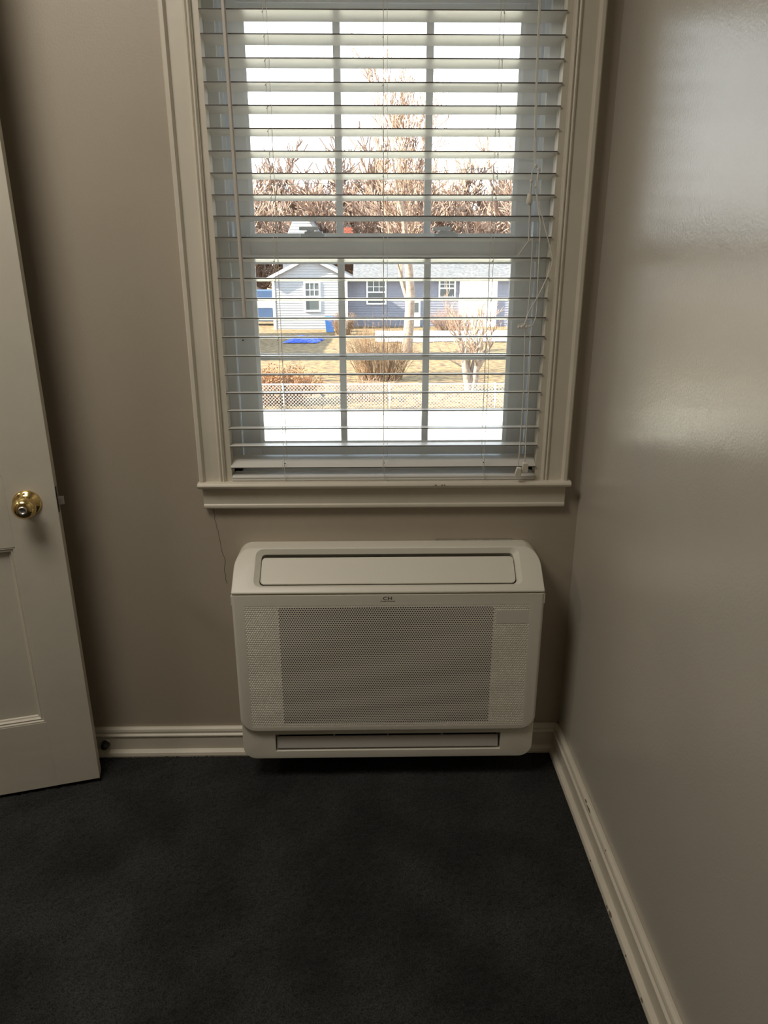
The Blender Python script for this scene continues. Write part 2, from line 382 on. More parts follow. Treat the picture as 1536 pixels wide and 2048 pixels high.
# bottom rail, headrail
b = MB()
rl = [(0, .0005), (-.0015, .0025), (-.0015, .0055), (.0004, .0062), (.0004, .0070), (-.0012, .0078), (-.0012, .0105), (.001, .0125), (.004, .0135), (.025, .0145), (.046, .0135), (.049, .012), (.049, .001), (.046, .0005)]
b.prism(rl, (-BW/2+.001, 0, 0), (0, 1, 0), (0, 0, 1), (BW-.002, 0, 0)); b.build('bottom_rail', m_slat, blind, bevel=.0004)
MB().box((-BW/2, -.004, 1.84-.788), (BW/2, .050, 1.884-.788)).build('headrail', m_slat, blind, bevel=.002)
# ladder strings with rungs, lift cords, curls at the bottom
def wob(x, y, z0, z1, n, a): return [(x+random.uniform(-a, a), y+random.uniform(-a, a)*.5, z0+(z1-z0)*k/n) for k in range(n+1)]
for k, lx in enumerate((-.2475, -.0085, .2325)):
    x = lx-bxc; b = MB()
    for dy in (-.0035, .0525): b.tube(wob(x, dy, 1.052, .035, 46, .0003), .00065, 4)
    for i in range(22):
        z = ZTOP-i*PITCH-.788-.0028
        b.tube([(x, -.0035, z), (x, .0525, z+.006)], .0006, 4)
        if z < 1.05 and k != 1 or i % 2: b.lathe([(-.0016, .0004), (0, .0013), (.0016, .0004)], (x-.001+random.uniform(-.001, .001), -.0042, z-.004), (.3, 0, 1), 6)
    b.tube([(x, -.0035, .035), (x+.002, -.005, .02), (x, -.0045, .010), (x+.003, -.005, .004)], .00065, 4)
    b.build('ladder_string', m_cord, blind)
    b = MB()
    b.tube(wob(x-.0075 if k == 2 else x+.008, -.0045, 1.052, .060, 24, .0007), .00055, 4)
    cpts = [(x-.001, -.0055, .062), (x-.004, -.007, .045), (x-.0035, -.009, .034), (x-.003, -.0085, .024), (x+.002, -.0095, .012), (x+.008, -.009, .004), (x+.009, -.0085, -.002), (x+.004, -.0080, -.004)]
    b.tube(cpts, .00055, 5); b.build('lift_cord', m_cord, blind)
    MB().lathe([(0, .0008), (.001, .0016), (.006, .0016), (.007, .0008)], (x+.0005, .012, .036), (0, -.3, 1), 8).build('cord_plug', m_rubber, blind)
# tilt wand
hexp = [(.0046*cos(a), .0046*sin(a)) for a in np.linspace(0, 2*pi, 7)[:-1]]
b = MB(); b.prism(hexp, (-.318-bxc, -.014, 1.171-.788), (1, 0, 0), (0, 1, 0), (-.006, .003, .68)); b.build('tilt_wand', m_wand, blind, bevel=.0008)
# pull cords with knots and tassels, hung in front of the slats
def cordpts(L, dy): return [(x-bxc, dy, z-.788) for x, z in L]
PY = -.014
def smoothp(P, n=4):
    P = [Vector(p) for p in P]; out = []
    for i in range(len(P)-1):
        p0, p1, p2, p3 = P[max(i-1, 0)], P[i], P[i+1], P[min(i+2, len(P)-1)]
        for k in range(n):
            u = k/n; out.append(.5*((2*p1)+(p2-p0)*u+(2*p0-5*p1+4*p2-p3)*u*u+(3*p1-p0-3*p2+p3)*u**3))
    return out+[P[-1]]
cordsets = [
 ([(.296, 1.84), (.299, 1.69), (.302, 1.60), (.306, 1.50), (.309, 1.478), (.3035, 1.465), (.3025, 1.42), (.3045, 1.36), (.306, 1.33), (.3135, 1.328), (.3135, 1.20), (.3105, 1.17), (.304, 1.152), (.297, 1.148), (.292, 1.153), (.299, 1.156), (.308, 1.149), (.311, 1.08), (.314, 1.00), (.3135, .90), (.3125, .826)], PY-.002),
 ([(.2985, 1.84), (.301, 1.69), (.304, 1.60), (.3085, 1.50), (.310, 1.478), (.316, 1.470), (.313, 1.44), (.318, 1.41), (.327, 1.37), (.3285, 1.33), (.3305, 1.24), (.332, 1.185), (.3275, 1.160), (.320, 1.151), (.312, 1.150), (.3225, 1.12), (.325, 1.02), (.326, .92), (.3275, .832)], PY-.004),
 ([(.316, 1.468), (.317, 1.42), (.330, 1.38), (.344, 1.34), (.356, 1.305), (.3585, 1.285), (.352, 1.262), (.338, 1.228), (.3265, 1.205), (.3155, 1.185), (.3085, 1.163), (.303, 1.150)], PY-.006),
 ([(.3035, 1.44), (.3045, 1.40), (.3055, 1.365), (.306, 1.335), (.296, 1.318), (.285, 1.302)], PY-.001)]
for L, y in cordsets: MB().tube(smoothp(cordpts(L, y)), .0012, 5).build('pull_cord', m_cord, blind)
for (x, z, r) in ((.3105, 1.479, .0035), (.3165, 1.471, .0042), (.3025, 1.449, .0040), (.3115, 1.438, .0030), (.3005, 1.1505, .0040), (.294, 1.150, .0030), (.3115, 1.151, .0036), (.3185, 1.152, .0032), (.3075, 1.1565, .0030)):
    MB().lathe([(-r, r*.2), (-r*.6, r*.8), (0, r*.95), (r*.6, r*.75), (r, r*.2)], (x-bxc, PY-.005, z-.788), (random.uniform(-1, 1), .2, 1), 8).build('cord_knot', m_cord, blind)
# wooden acorn tassel and two flat bell tassels
MB().lathe([(0, .001), (.0005, .0035), (.006, .0052), (.014, .0062), (.020, .0055), (.0225, .0038), (.023, .001)], (.3005-bxc, PY-.004, 1.4255-.788), (.05, 0, -1), 14).build('tassel', m_tassel, blind)
for (x, z, tl) in ((.3135, .826, .10), (.3275, .838, -.04)):
    o = MB().prism([(-.0055, 0), (.0055, 0), (.0075, -.015), (.0068, -.0235), (.0045, -.026), (-.0045, -.026), (-.0068, -.0235), (-.0075, -.015)], (0, .0025, 0), (1, 0, 0), (0, 0, 1), (0, -.009, 0)).build('tassel', m_tassel, blind, bevel=.0018, seg=3)
    o.location = (x-bxc, PY-.008, z-.788); o.rotation_euler = (R(8), R(tl*60), 0)

# ------------------------------------------------------------------ mini-split console under the window
ux, uW = 0.0, .3725
unit = tag(empty('air_conditioner', (0, 0, .072)), 'white wall-mounted floor console air conditioner with perforated front below the window', 'air conditioner')
def P(o): o.parent = unit; o.matrix_parent_inverse = Matrix.Translation((0, 0, -.072)); return o
ol = [(x, z) if z < .4 else (math.copysign(uW-.038+ (abs(x)-uW+.048)*.038/.048, x) if abs(x) > uW-.048 else x, .6255-.035+(z-.5775)*.035/.048 if z > .5775-1e-6 else z) for x, z in rrect(-uW, .072, uW, .6255, (.034, .034, .048, .048), 10)]
body = MB().prism(ol, (0, 0, 0), (1, 0, 0), (0, 0, 1), (0, -.20, 0)).build('housing', m_unit)
prof = MB().prism([(.0, .0), (.130, .0), (.130, .5425), (.140, .5445), (.141, .549), (.046, .6262), (.046, .70), (0, .70)], (-.5, 0, 0), (0, -1, 0), (0, 0, 1), (1, 0, 0)).build('cut', m_unit)
boolean(body, prof, 'INTERSECT')
bv = body.modifiers.new('bevel', 'BEVEL'); bv.width = .009; bv.segments = 4; bv.limit_method = 'ANGLE'; bv.angle_limit = R(25); bv.use_clamp_overlap = True
bake(body)
# recess for the top outlet, in the plane of the sloping face
So = Vector((0, -.141, .549)); Sd = (Vector((0, -.046, .6262))-So); SL = Sd.length; Sd.normalize(); Sn = Sd.cross(Vector((1, 0, 0))).normalized()
if Sn.y > 0: Sn = -Sn
def sp(x, s, n): return So+Vector((x, 0, 0))+Sd*s+Sn*n
def loft(rings, name, m):
    b = MB(); n = len(rings[0])
    for r_ in rings: b.v += [tuple(p) for p in r_]
    for k in range(len(rings)-1):
        for j in range(n): b.f.append((k*n+j, k*n+(j+1) % n, (k+1)*n+(j+1) % n, (k+1)*n+j)); b.m.append(0); b.sm.append(False)
    b.f.append(tuple(range(n-1, -1, -1))); b.m.append(0); b.sm.append(False); b.f.append(tuple(range((len(rings)-1)*n, len(rings)*n))); b.m.append(0); b.sm.append(False)
    o = b.build(name, m); bm = bmesh.new(); bm.from_mesh(o.data); bmesh.ops.recalc_face_normals(bm, faces=bm.faces); bm.to_mesh(o.data); bm.free(); return o
def ring(x, s0, s1, r, n_): return [sp(px, ps, n_) for px, ps in rrect(-x, s0, x, s1, r, 6)]
cut = loft([ring(.322, .0150, .1185, .018, .012), ring(.322, .0150, .1185, .018, 0), ring(.309, .0240, .1085, .010, -.010), ring(.3085, .0245, .1080, .010, -.050)], 'cut', m_unit)
boolean(body, cut, 'DIFFERENCE')
# bottom outlet slot
cut = MB().prism([(.10, .096), (.115, .098), (.150, .090), (.150, .1455), (.07, .1455), (.07, .098)], (-.2895, 0, 0), (0, -1, 0), (0, 0, 1), (.579, 0, 0)).build('cut', m_unit)
boolean(body, cut, 'DIFFERENCE')
smooth_by_angle(body, 28); P(body)
P(loft([ring(.307, .0255, .1070, .009, -.047), ring(.307, .0255, .1070, .009, -.040)], 'outlet_liner', m_dark))
# upper flap, slightly bowed
b = MB(); n = 10; rg = []
fl_o = rrect(-.3065, .0252, .3065, .0972, .010, 6)
def bow(s): return -.0045+.0030*sin(pi*(s-.0252)/.072)
A = [sp(x, s, bow(s)) for x, s in fl_o]; B_ = [sp(x, s, bow(s)-.005) for x, s in fl_o]
bm = bmesh.new(); nx_, ns_ = 24, 8
b = MB(); N = len(fl_o)
# fan of strips between left and right halves keeps the bow
b.v = [tuple(p) for p in A+B_]; b.f = [tuple(range(N)), tuple(range(2*N-1, N-1, -1))]+[(i, N+i, N+(i+1) % N, (i+1) % N) for i in range(N)]
b.m = [0]*len(b.f); b.sm = [False]*len(b.f); bm.free()
o = b.build('upper_louver', m_unit, None, bevel=.0012, seg=2); bm = bmesh.new(); bm.from_mesh(o.data); bmesh.ops.recalc_face_normals(bm, faces=bm.faces); bm.to_mesh(o.data); bm.free(); P(o)
# lower slot: liner, guide vanes, flap
P(MB().box((-.288, -.071, .0985), (.288, -.074, .1450)).build('slot_liner', m_dark))
for x in (-.14, .0, .14): P(MB().box((x-.001, -.075, .105), (x+.001, -.122, .1445)).build('guide_vane', m_unit2))
b = MB().prism([(.128, .1020), (.1225, .1320), (.1190, .1330), (.1185, .1315), (.1235, .1030)], (-.2862, 0, 0), (0, -1, 0), (0, 0, 1), (.5705, 0, 0)); P(b.build('lower_louver', m_unit2, None, bevel=.0008))
# front panel with an opening for the grille
GX0, GX1, GZ0, GZ1 = -.3450, .3420, .1765, .5150
pan = MB().prism(rrect(-uW-.0010, .1585, uW+.0010, .5415, (.040, .040, .0, .0), 10), (0, -.129, 0), (1, 0, 0), (0, 0, 1), (0, -.0125, 0)).build('front_panel', m_unit)
bmp = bmesh.new(); bmp.from_mesh(pan.data)
es = [e for e in bmp.edges if all(v.co.y < -.14 for v in e.verts) and not all(v.co.z > .54 for v in e.verts)]
bmesh.ops.bevel(bmp, geom=es, offset=.0085, segments=5, profile=.5, affect='EDGES'); bmp.to_mesh(pan.data); bmp.free()
cut = MB().box((GX0, -.10, GZ0), (GX1, -.2, GZ1)).build('cut', m_unit)
boolean(pan, cut, 'DIFFERENCE'); smooth_by_angle(pan, 30); P(pan)
for s in (-1, 1): P(MB().box((s*(uW-.002), -.110, .5150), (s*(uW+.0022), -.1385, .5400)).build('side_catch', m_unit, None, bevel=.0008))
# perforated sheet: every hole a real opening, blind dimples around
def grille():
    px, pz = .00576, .00505; yf = -.1414; dep = .0010
    ncol = int((GX1-GX0)/px); nrow = int(round((GZ1-GZ0)/pz)); pz = (GZ1-GZ0)/nrow
    V = []; Fc = []
    hr = .00196; an = [2*pi*(j+.5)/8 for j in range(8)]
    def quad(x0, z0, x1, z1):
        b0 = len(V); V.extend([(x0, yf, z0), (x1, yf, z0), (x1, yf, z1), (x0, yf, z1)]); Fc.append((b0, b0+1, b0+2, b0+3))
    for r_ in range(nrow):
        z0 = GZ0+r_*pz; z1 = z0+pz; zc = (z0+z1)/2
        xs = GX0+(px/2 if r_ % 2 else 0); k = ncol-(1 if r_ % 2 else 0)
        if xs > GX0: quad(GX0, z0, xs, z1)
        for c in range(k):
            xa = xs+c*px; xb = xa+px; xc = (xa+xb)/2
            if .257 < xc < .338 and .462 < zc < .502: quad(xa, z0, xb, z1); continue
            hole = -.264 < xc < .2535 and .187 < zc < .5115
            b0 = len(V)
            hw, hh = px/2, pz/2
            # 8 border points matching octagon order starting at 22.5 deg
            bp_ = [(hw, hh*.41), (hw*.41, hh), (-hw*.41, hh), (-hw, hh*.41), (-hw, -hh*.41), (-hw*.41, -hh), (hw*.41, -hh), (hw, -hh*.41)]
            rr = hr if hole else .0023
            for (p_, q_) in bp_: V.append((xc+p_, yf, zc+q_))
            for a in an: V.append((xc+rr*cos(a), yf, zc+rr*sin(a)))
            for j in range(8):
                j2 = (j+1) % 8; Fc.append((b0+j, b0+8+j, b0+8+j2, b0+j2))
            cr_ = [(hw, hh), (-hw, hh), (-hw, -hh), (hw, -hh)]
            for q, (p_, s_) in enumerate(cr_):
                V.append((xc+p_, yf, zc+s_)); Fc.append((b0+2*q, b0+2*q+1, b0+16+q))
            b1 = len(V)
            if hole:
                for a in an: V.append((xc+rr*cos(a), yf+dep, zc+rr*sin(a)))
                for j in range(8): j2 = (j+1) % 8; Fc.append((b0+8+j, b1+j, b1+j2, b0+8+j2))
            else:
                edge = min(1, min(r_+1, nrow-r_)/3.); V.append((xc, yf+.0021*edge, zc))
                for j in range(8): j2 = (j+1) % 8; Fc.append((b0+8+j, b1, b0+8+j2))
        xe = xs+k*px
        if xe < GX1-1e-6: quad(xe, z0, GX1, z1)
    me = bpy.data.meshes.new('perforated_grille'); me.from_pydata(V, [], Fc)
    me.materials.append(m_unit); me.update()
    o = bpy.data.objects.new('perforated_grille', me); C.objects.link(o); return o
P(grille())
P(MB().box((GX0+.002, -.1325, GZ0+.002), (GX1-.002, -.1305, GZ1-.002)).build('filter', m_filter))
P(MB().prism(rrect(.2595, .4640, .3365, .5000, .002, 3), (0, -.1405, 0), (1, 0, 0), (0, 0, 1), (0, -.0012, 0)).build('sensor_window', mat('sensor_plastic', (.69, .66, .585), .35), None, bevel=.0004))
def text(s, x, y, z, size, sx, name, par):
    cu = bpy.data.curves.new(name, 'FONT'); cu.body = s; cu.size = size; cu.align_x = 'CENTER'; cu.extrude = .00015; cu.offset = .0001*(size/.01)
    to = bpy.data.objects.new(name, cu); C.objects.link(to); dg = bpy.context.evaluated_depsgraph_get(); dg.update()
    me = bpy.data.meshes.new_from_object(to.evaluated_get(dg), depsgraph=dg); bpy.data.objects.remove(to)
    me.transform(Matrix.Translation((x, y, z)) @ Matrix.Rotation(pi/2, 4, 'X') @ Matrix.Diagonal((sx, 1, 1, 1)))
    me.materials.clear(); me.materials.append(m_logo); o = bpy.data.objects.new(name, me); C.objects.link(o); return o
P(text('CH', -.002, -.1416, .5285, .0125, 1.25, 'lettering', unit))
P(text('Cooper & Hunter', -.0015, -.1416, .5240, .0042, 1.15, 'lettering', unit))
P(MB().box((.12, -.0005, .612), (.315, -.004, .6285)).build('mounting_plate', m_steel))

# ------------------------------------------------------------------ open door on the left
dT = Vector((-.9663, -.2574, 0)); dN = Vector((.2574, -.9663, 0))
door = struct(empty('door_1', (-.756, -.121, .011)))
door['label'] = 'cream painted panel door standing open by the left wall with a brass knob'
# door local frame: x along dT (from free edge to hinge), y = into the thickness (-dN), z up
door.matrix_world = Matrix(((dT.x, -dN.x, 0, -.756), (dT.y, -dN.y, 0, -.121), (0, 0, 1, .011), (0, 0, 0, 1)))
DW, DH, DT = .755, 2.02, .035
def D(o): o.parent = door; return o
zr = [(0, .191), (.661, .826), (1.87, DH)]       # rails; panels between
b = MB(); b.box((.0, 0, 0), (.103, DT, DH)); D(b.build('stile', m_door, None, bevel=.0005))
b = MB(); b.box((DW-.103, 0, 0), (DW, DT, DH)); D(b.build('stile', m_door, None, bevel=.0005))
for z0, z1 in zr: D(MB().box((.103, 0, z0), (DW-.103, DT, z1)).build('rail', m_door, None))
for (z0, z1) in ((.191, .661), (.826, 1.87)):
    D(MB().box((.100, .013, z0-.003), (DW-.100, .022, z1+.003)).build('panel', m_door))
    b = MB(); x0, x1 = .103, DW-.103
    mp = [(0, .001), (.004, .001), (.006, .0045), (.010, .0035), (.013, .0085), (.016, .0095), (.018, .013), (0, .013)]
    for (o_, u_, e_) in (((x0, 0, z0), (1, 0, 0), (0, 0, z1-z0)), ((x1, 0, z0), (-1, 0, 0), (0, 0, z1-z0)), ((x0, 0, z0), (0, 0, 1), (x1-x0, 0, 0)), ((x0, 0, z1), (0, 0, -1), (x1-x0, 0, 0))):
        b.prism(mp, o_, u_, (0, 1, 0), e_)
        b.prism([(0, .034), (.018, .024), (.018, .022), (0, .022)], o_, u_, (0, 1, 0), e_)
    D(b.build('panel_moulding', m_door))
# knob set: rose, neck and stepped knob, both faces
kz = .763; kx = .0615
kn = D(empty('door_knob', (kx, 0, kz)))
def kpart(name, prof, m, par): o = MB().lathe(prof, (0, 0, 0), (0, -1, 0), 36).build(name, m, par); return o
kpart('rose', [(0, .0305), (.002, .0305), (.004, .0285), (.006, .0270), (.0075, .0225), (.009, .0215), (.011, .016), (.013, .0125)], m_brass, kn)
kpart('knob', [(.011, .0110), (.022, .0115), (.027, .0150), (.031, .0215), (.035, .0245), (.040, .0250), (.045, .0235), (.0475, .0215), (.0490, .0205), (.0520, .0185), (.0545, .0140), (.0555, .0105), (.0555, .0095)], m_brass, kn)
kpart('knob_button', [(.0535, .0100), (.0575, .0095), (.0590, .0080), (.0592, .0065), (.0570, .0058), (.0568, .0015)], m_steel, kn)
MB().lathe([(0, .0030), (.0012, .0025)], (.002, -.0065, .0235), (0, -1, 0), 10).build('screw_head', m_rubber, kn)
kb_ = MB().lathe([(0, .030), (.003, .030), (.010, .014), (.022, .011), (.028, .018), (.036, .024), (.046, .024), (.052, .014)], (0, DT, 0), (0, 1, 0), 24).build('knob', m_brass, kn)
# latch on the free edge
lt = D(empty('latch', (0, 0, kz)))
MB().box((-.0006, .006, -.028), (.002, .029, .030)).build('latch_plate', m_steel, lt)
MB().box((-.0011, .0050, -.029), (.001, .0120, .031)).build('latch_gap', m_dark, lt)
MB().prism([(0, 0), (-.0125, .004), (-.0125, .011), (0, .012)], (-.0005, .012, -.014), (1, 0, 0), (0, 1, 0), (0, 0, .020)).build('latch_bolt', m_steel, lt, bevel=.0008)
# door stop on the baseboard behind the door
ds = tag(empty('door_stop', (-.772, -.0145, .040)), 'small round black rubber door stop fixed to the back baseboard beside the door edge', 'door stop')
MB().lathe([(0, .0115), (.002, .0115), (.003, .010)], (0, 0, 0), (0, -1, 0), 20).build('base', m_steel, ds)
MB().lathe([(.003, .0098), (.013, .0098), (.020, .0085), (.024, .005), (.025, .001)], (0, 0, 0), (0, -1, 0), 20).build('rubber_tip', m_rubber, ds)

# unseen ceiling lamp added to fill the room with light
fill_rig = tag(empty('ceiling_light', (-.90, -1.02, ZC)), 'round flush ceiling light near the left wall above the open door', 'ceiling light')
MB().lathe([(0, .40), (.02, .40), (.03, .385)], (0, 0, 0), (0, 0, -1), 32).build('lamp_base', m_steel, fill_rig)
FILL = add_light('lamp_glow', 'AREA', 17, (1, .93, .82), (-.90, -1.02, ZC-.06), (0, 0, 0), shape='DISK', size=.74)
HALL_FILL = add_light('hall_lamp', 'AREA', 9, (1, .90, .78), (HX+.5, -.9, 2.38), (0, 0, 0), shape='DISK', size=.3)  # unseen hall light added to brighten the room

# ================================================================== outside
G = -3.4
m_grass = mat('dry_grass', (0.050, 0.024, 0.007), .95, var=.0, vscale=3.2, detail=14, col2=(0.20, 0.125, 0.043), bump=.6, bscale=9)
m_lot = mat('frosted_pale_lawn', (0.42, 0.38, 0.27), .9, vscale=.45, detail=6, col2=(0.56, 0.52, 0.44), bump=.3, bscale=14)  # pale lawn mottled between two straw tones
m_drive = mat('pale_drive', (.72, .70, .66), .9, var=.06, vscale=.5)
m_siding = mat('white_siding', (.31, .305, .31), .6, var=.03)
m_roof = mat('grey_shingles', (0.061, 0.058, 0.058), .9, vscale=4, detail=8, col2=(0.116, 0.109, 0.105), bump=.6, bscale=12)
m_hwin = mat('far_window_glass', (.06, .07, .07), .15)
m_htrim = mat('white_house_trim', (.80, .80, .78), .5)
m_bark = mat('pale_bark', (0.177, 0.129, 0.095), .9, vscale=9, detail=6, col2=(0.299, 0.231, 0.184), bump=.6, bscale=20)
m_twig = mat('red_brown_twigs', (0.231, 0.146, 0.102), .9, var=.25, vscale=1.0)
m_twig2 = mat('tan_twigs', (0.204, 0.119, 0.061), .9, var=.25, vscale=2)
m_leafo = mat('rust_leaves', (0.150, 0.051, 0.014), .8, vscale=5, detail=4, col2=(0.286, 0.122, 0.041))
m_tarp = mat('blue_tarp', (0.014, 0.048, 0.374), .5, var=.15, vscale=3)
m_bin = mat('blue_bin', (.03, .10, .28), .5)
m_galv = mat('galvanised_steel', (.62, .60, .56), .5, metal=.3)
m_brick = mat('red_brick', (0.245, 0.068, 0.041), .9, var=.3, vscale=9)
m_wire = mat('black_wire', (.03, .03, .03), .6)
m_car = mat('vehicle_blue', (0.05, 0.085, 0.16), .3, coat=.5)

def ground_patch(name, m, x0, x1, y0, y1, z, n=40, amp=.05, edge=0, label=None, kind='structure'):
    V = []; Fc = []
    for j in range(n+1):
        for i in range(n+1):
            x = x0+(x1-x0)*i/n; y = y0+(y1-y0)*j/n
            if edge and j in (0, n): y += random.uniform(-edge, edge)
            V.append((x, y, z+random.uniform(-amp, amp)*.3))
    for j in range(n):
        for i in range(n): a = j*(n+1)+i; Fc.append((a, a+1, a+n+2, a+n+1))
    me = bpy.data.meshes.new(name); me.from_pydata(V, [], Fc); me.materials.append(m); me.polygons.foreach_set('use_smooth', [True]*len(Fc)); me.update()
    o = bpy.data.objects.new(name, me); C.objects.link(o); o['kind'] = kind; return o
ground_patch('ground', m_grass, -160, 160, 1.5, 300, G, 60, .10)
ground_patch('lawn', m_lot, -40, 40, 1.6, 22.9, G+.05, 60, .02, .25)
ground_patch('driveway', m_drive, .2, 30, 47.5, 56.5, G+.06, 20, .02, .3)

# ---- chain-link fence
fence = tag(empty('chain_link_fence', (0, 23.4, G)), 'low galvanised chain-link fence running across the yard behind the pale lawn', 'fence')
FH = .88
for x in np.arange(-10.6, 16, 3.72): MB().tube([(x+.04, 0, 0), (x, 0, FH+.03)], .032, 8).build('fence_post', m_galv, fence)
MB().tube([(-14, 0, FH), (16, 0, FH-.02)], .022, 6).build('top_rail', m_galv, fence)
b = MB(); step = .075
x = -14
while x < 16:
    for s in (1, -1):
        z0, z1 = .02, FH
        x1 = x+s*(z1-z0)
        xa, xb = sorted((x, x1))
        if xa > -14 and xb < 16:
            d = .0055
            b.add([(x-d, .004*s, z0), (x+d, .004*s, z0), (x1+d, .004*s, z1), (x1-d, .004*s, z1), (x, .004*s+.006, z0), (x1, .004*s+.006, z1)], [(0, 1, 2, 3), (1, 4, 5, 2), (4, 0, 3, 5)])
    x += step*1.6
o = b.build('wire_mesh', m_galv, fence); o['kind'] = 'stuff'

# ---- houses
def siding_wall(pts, y, name, m, par, th=.25, lap=.2):
    """clapboard wall facing the viewer: pts is an x,z outline, cut into boards of saw-tooth section"""
    zs = [p[1] for p in pts]; z = min(zs); zt = max(zs); b = MB()
    def span(zq):
        xs = []
        n = len(pts)
        for i in range(n):
            (xa, za), (xb, zb) = pts[i], pts[(i+1) % n]
            if (za-zq)*(zb-zq) < 0: xs.append(xa+(xb-xa)*(zq-za)/(zb-za))
        return (min(xs), max(xs)) if len(xs) >= 2 else None
    while z < zt-1e-3:
        z2 = min(z+lap, zt); s0 = span(z+1e-4); s1 = span(z2-1e-4)
        if s0 and s1:
            (a, c), (d, e) = s0, s1
            b.add([(a, y-.03, z), (c, y-.03, z), (e, y, z2), (d, y, z2), (a, y+th, z), (c, y+th, z), (e, y+th, z2), (d, y+th, z2)],
                  [(0, 1, 2, 3), (0, 3, 7, 4), (1, 5, 6, 2), (0, 4, 5, 1), (3, 2, 6, 7)])
        z = z2
    return b.build(name, m, par)
def house_window(x0, z0, x1, z1, y, par, cols=3, rows=4):
    f = MB(); t_ = .13
    f.box((x0-t_, y-.10, z0-t_), (x0, y+.05, z1+t_)); f.box((x1, y-.10, z0-t_), (x1+t_, y+.05, z1+t_)); f.box((x0, y-.10, z1), (x1, y+.05, z1+t_)); f.box((x0, y-.12, z0-t_), (x1, y+.05, z0))
    zc = (z0+z1)/2; f.box((x0, y-.07, zc-.05), (x1, y, zc+.05))
    for c in range(1, cols): xx = x0+(x1-x0)*c/cols; f.box((xx-.025, y-.06, zc), (xx+.025, y, z1))
    f.box((x0, y-.06, (zc+z1)/2-.025), (x1, y, (zc+z1)/2+.025))
    o = f.build('window', m_htrim, par); MB().box((x0, y-.03, z0), (x1, y-.01, z1)).build('pane', m_hwin, o)
hs = tag(empty('white_house', (0, 0, 0)), 'white clapboard house with a low front gable and long grey roof across the yard', 'house')
GY, MY = 59., 61.5
siding_wall([(-8.0, G-.1), (-2.05, G-.1), (-2.05, .70), (-4.98, 2.12), (-8.0, .70)], GY, 'gable_wall', m_siding, hs)
for xa_, ya_ in ((-8.0, 9), (-2.25, 3)): MB().box((xa_, GY+.25, G), (xa_+.2, GY+ya_, .7)).build('side_wall', m_siding, hs)
siding_wall([(-2.05, G-.1), (12.5, G-.1), (12.5, .72), (-2.05, .72)], MY, 'main_wall', mat('blue_grey_siding', (.165, .165, .195), .7, var=.05), hs)  # main wall's bluish shade is put into the siding colour
# gable roof slabs and white rake boards
for s, xe in ((-1, -8.55), (1, -1.4)):
    xr, zr_ = -4.98, 2.36; ze = .62
    MB().add([(xr, GY-.4, zr_), (xe, GY-.4, ze), (xe, GY+9, ze), (xr, GY+9, zr_), (xr, GY-.4, zr_-.15), (xe, GY-.4, ze-.15), (xe, GY+9, ze-.15), (xr, GY+9, zr_-.15)],
             [(0, 1, 2, 3), (7, 6, 5, 4), (0, 4, 5, 1), (1, 5, 6, 2), (2, 6, 7, 3), (3, 7, 4, 0)]).build('roof', m_roof, hs)
    MB().add([(xr, GY-.42, zr_-.02), (xe, GY-.42, ze-.02), (xe, GY-.42, ze-.26), (xr, GY-.42, zr_-.28), (xr, GY-.1, zr_-.16), (xe, GY-.1, ze-.16), (xe, GY-.1, ze-.26), (xr, GY-.1, zr_-.28)],
             [(0, 1, 2, 3), (7, 6, 5, 4), (0, 4, 5, 1), (1, 5, 6, 2), (2, 6, 7, 3), (3, 7, 4, 0)]).build('rake_board', m_htrim, hs)
MB().prism([(-.6, .62), (4.6, 2.25), (9.8, .62), (9.8, .5), (4.6, 2.1), (-.6, .5)], (-1.6, MY, 0), (0, 1, 0), (0, 0, 1), (14.5, 0, 0)).build('roof', m_roof, hs)
MB().box((-1.6, MY-.65, .42), (12.9, MY-.58, .66)).build('gutter', m_htrim, hs)
house_window(-5.40, -1.87, -4.32, .23, GY, hs)
house_window(-.36, -1.43, 1.08, .32, MY, hs)
house_window(5.76, -.92, 6.95, .42, MY, hs)
MB().box((-2.2, GY-.06, G), (-2.0, GY+.06, .70)).build('corner_board', m_htrim, hs)
MB().box((-8.1, GY-.06, G), (-7.9, GY+.06, .70)).build('corner_board', m_htrim, hs)
# bright wing with porch posts at right
MB().box((7.4, MY-.2, G), (10.6, MY, .5)).build('porch_wall', m_htrim, hs)
dr = MB().box((3.1, MY-.10, G), (4.1, MY-.03, -1.2)).build('door', m_htrim, hs); MB().box((3.25, MY-.14, -2.2), (3.95, MY-.09, -1.4)).build('pane', m_hwin, dr)
# rear house: steep white gable with grey roof, and its brick chimney
rh = tag(empty('rear_house', (0, 0, 0)), 'steep-gabled white house seen above the low roof, a brick chimney at its right', 'house')
siding_wall([(-9.6, G), (-5.1, G), (-5.1, 4.0), (-6.9, 6.5), (-8.2, 6.5), (-9.6, 3.6)], 80, 'gable_wall', m_siding, rh, lap=.3)
MB().prism([(-7.0, 6.75), (-6.75, 6.75), (-4.75, 3.7), (-5.1, 3.7)], (0, 79.5, 0), (1, 0, 0), (0, 0, 1), (0, 9, 0)).build('roof', m_roof, rh)
MB().prism([(-6.9, 6.5), (-5.0, 3.6), (-1.6, 3.6), (-2.4, 4.3), (-5.2, 4.3)], (0, 80.3, 0), (1, 0, 0), (0, 0, 1), (0, 8, 0)).build('roof', m_roof, rh)
ch = MB()
b = MB()
for k in range(14):
    for j in range(3):
        xo = -2.85+j*.32-(.16 if k % 2 else 0); b.box((max(xo, -2.85)+.01, 77, 3.4+k*.14), (min(xo+.31, -1.89), 77.6, 3.4+k*.14+.125))
b.build('chimney', m_brick, rh)

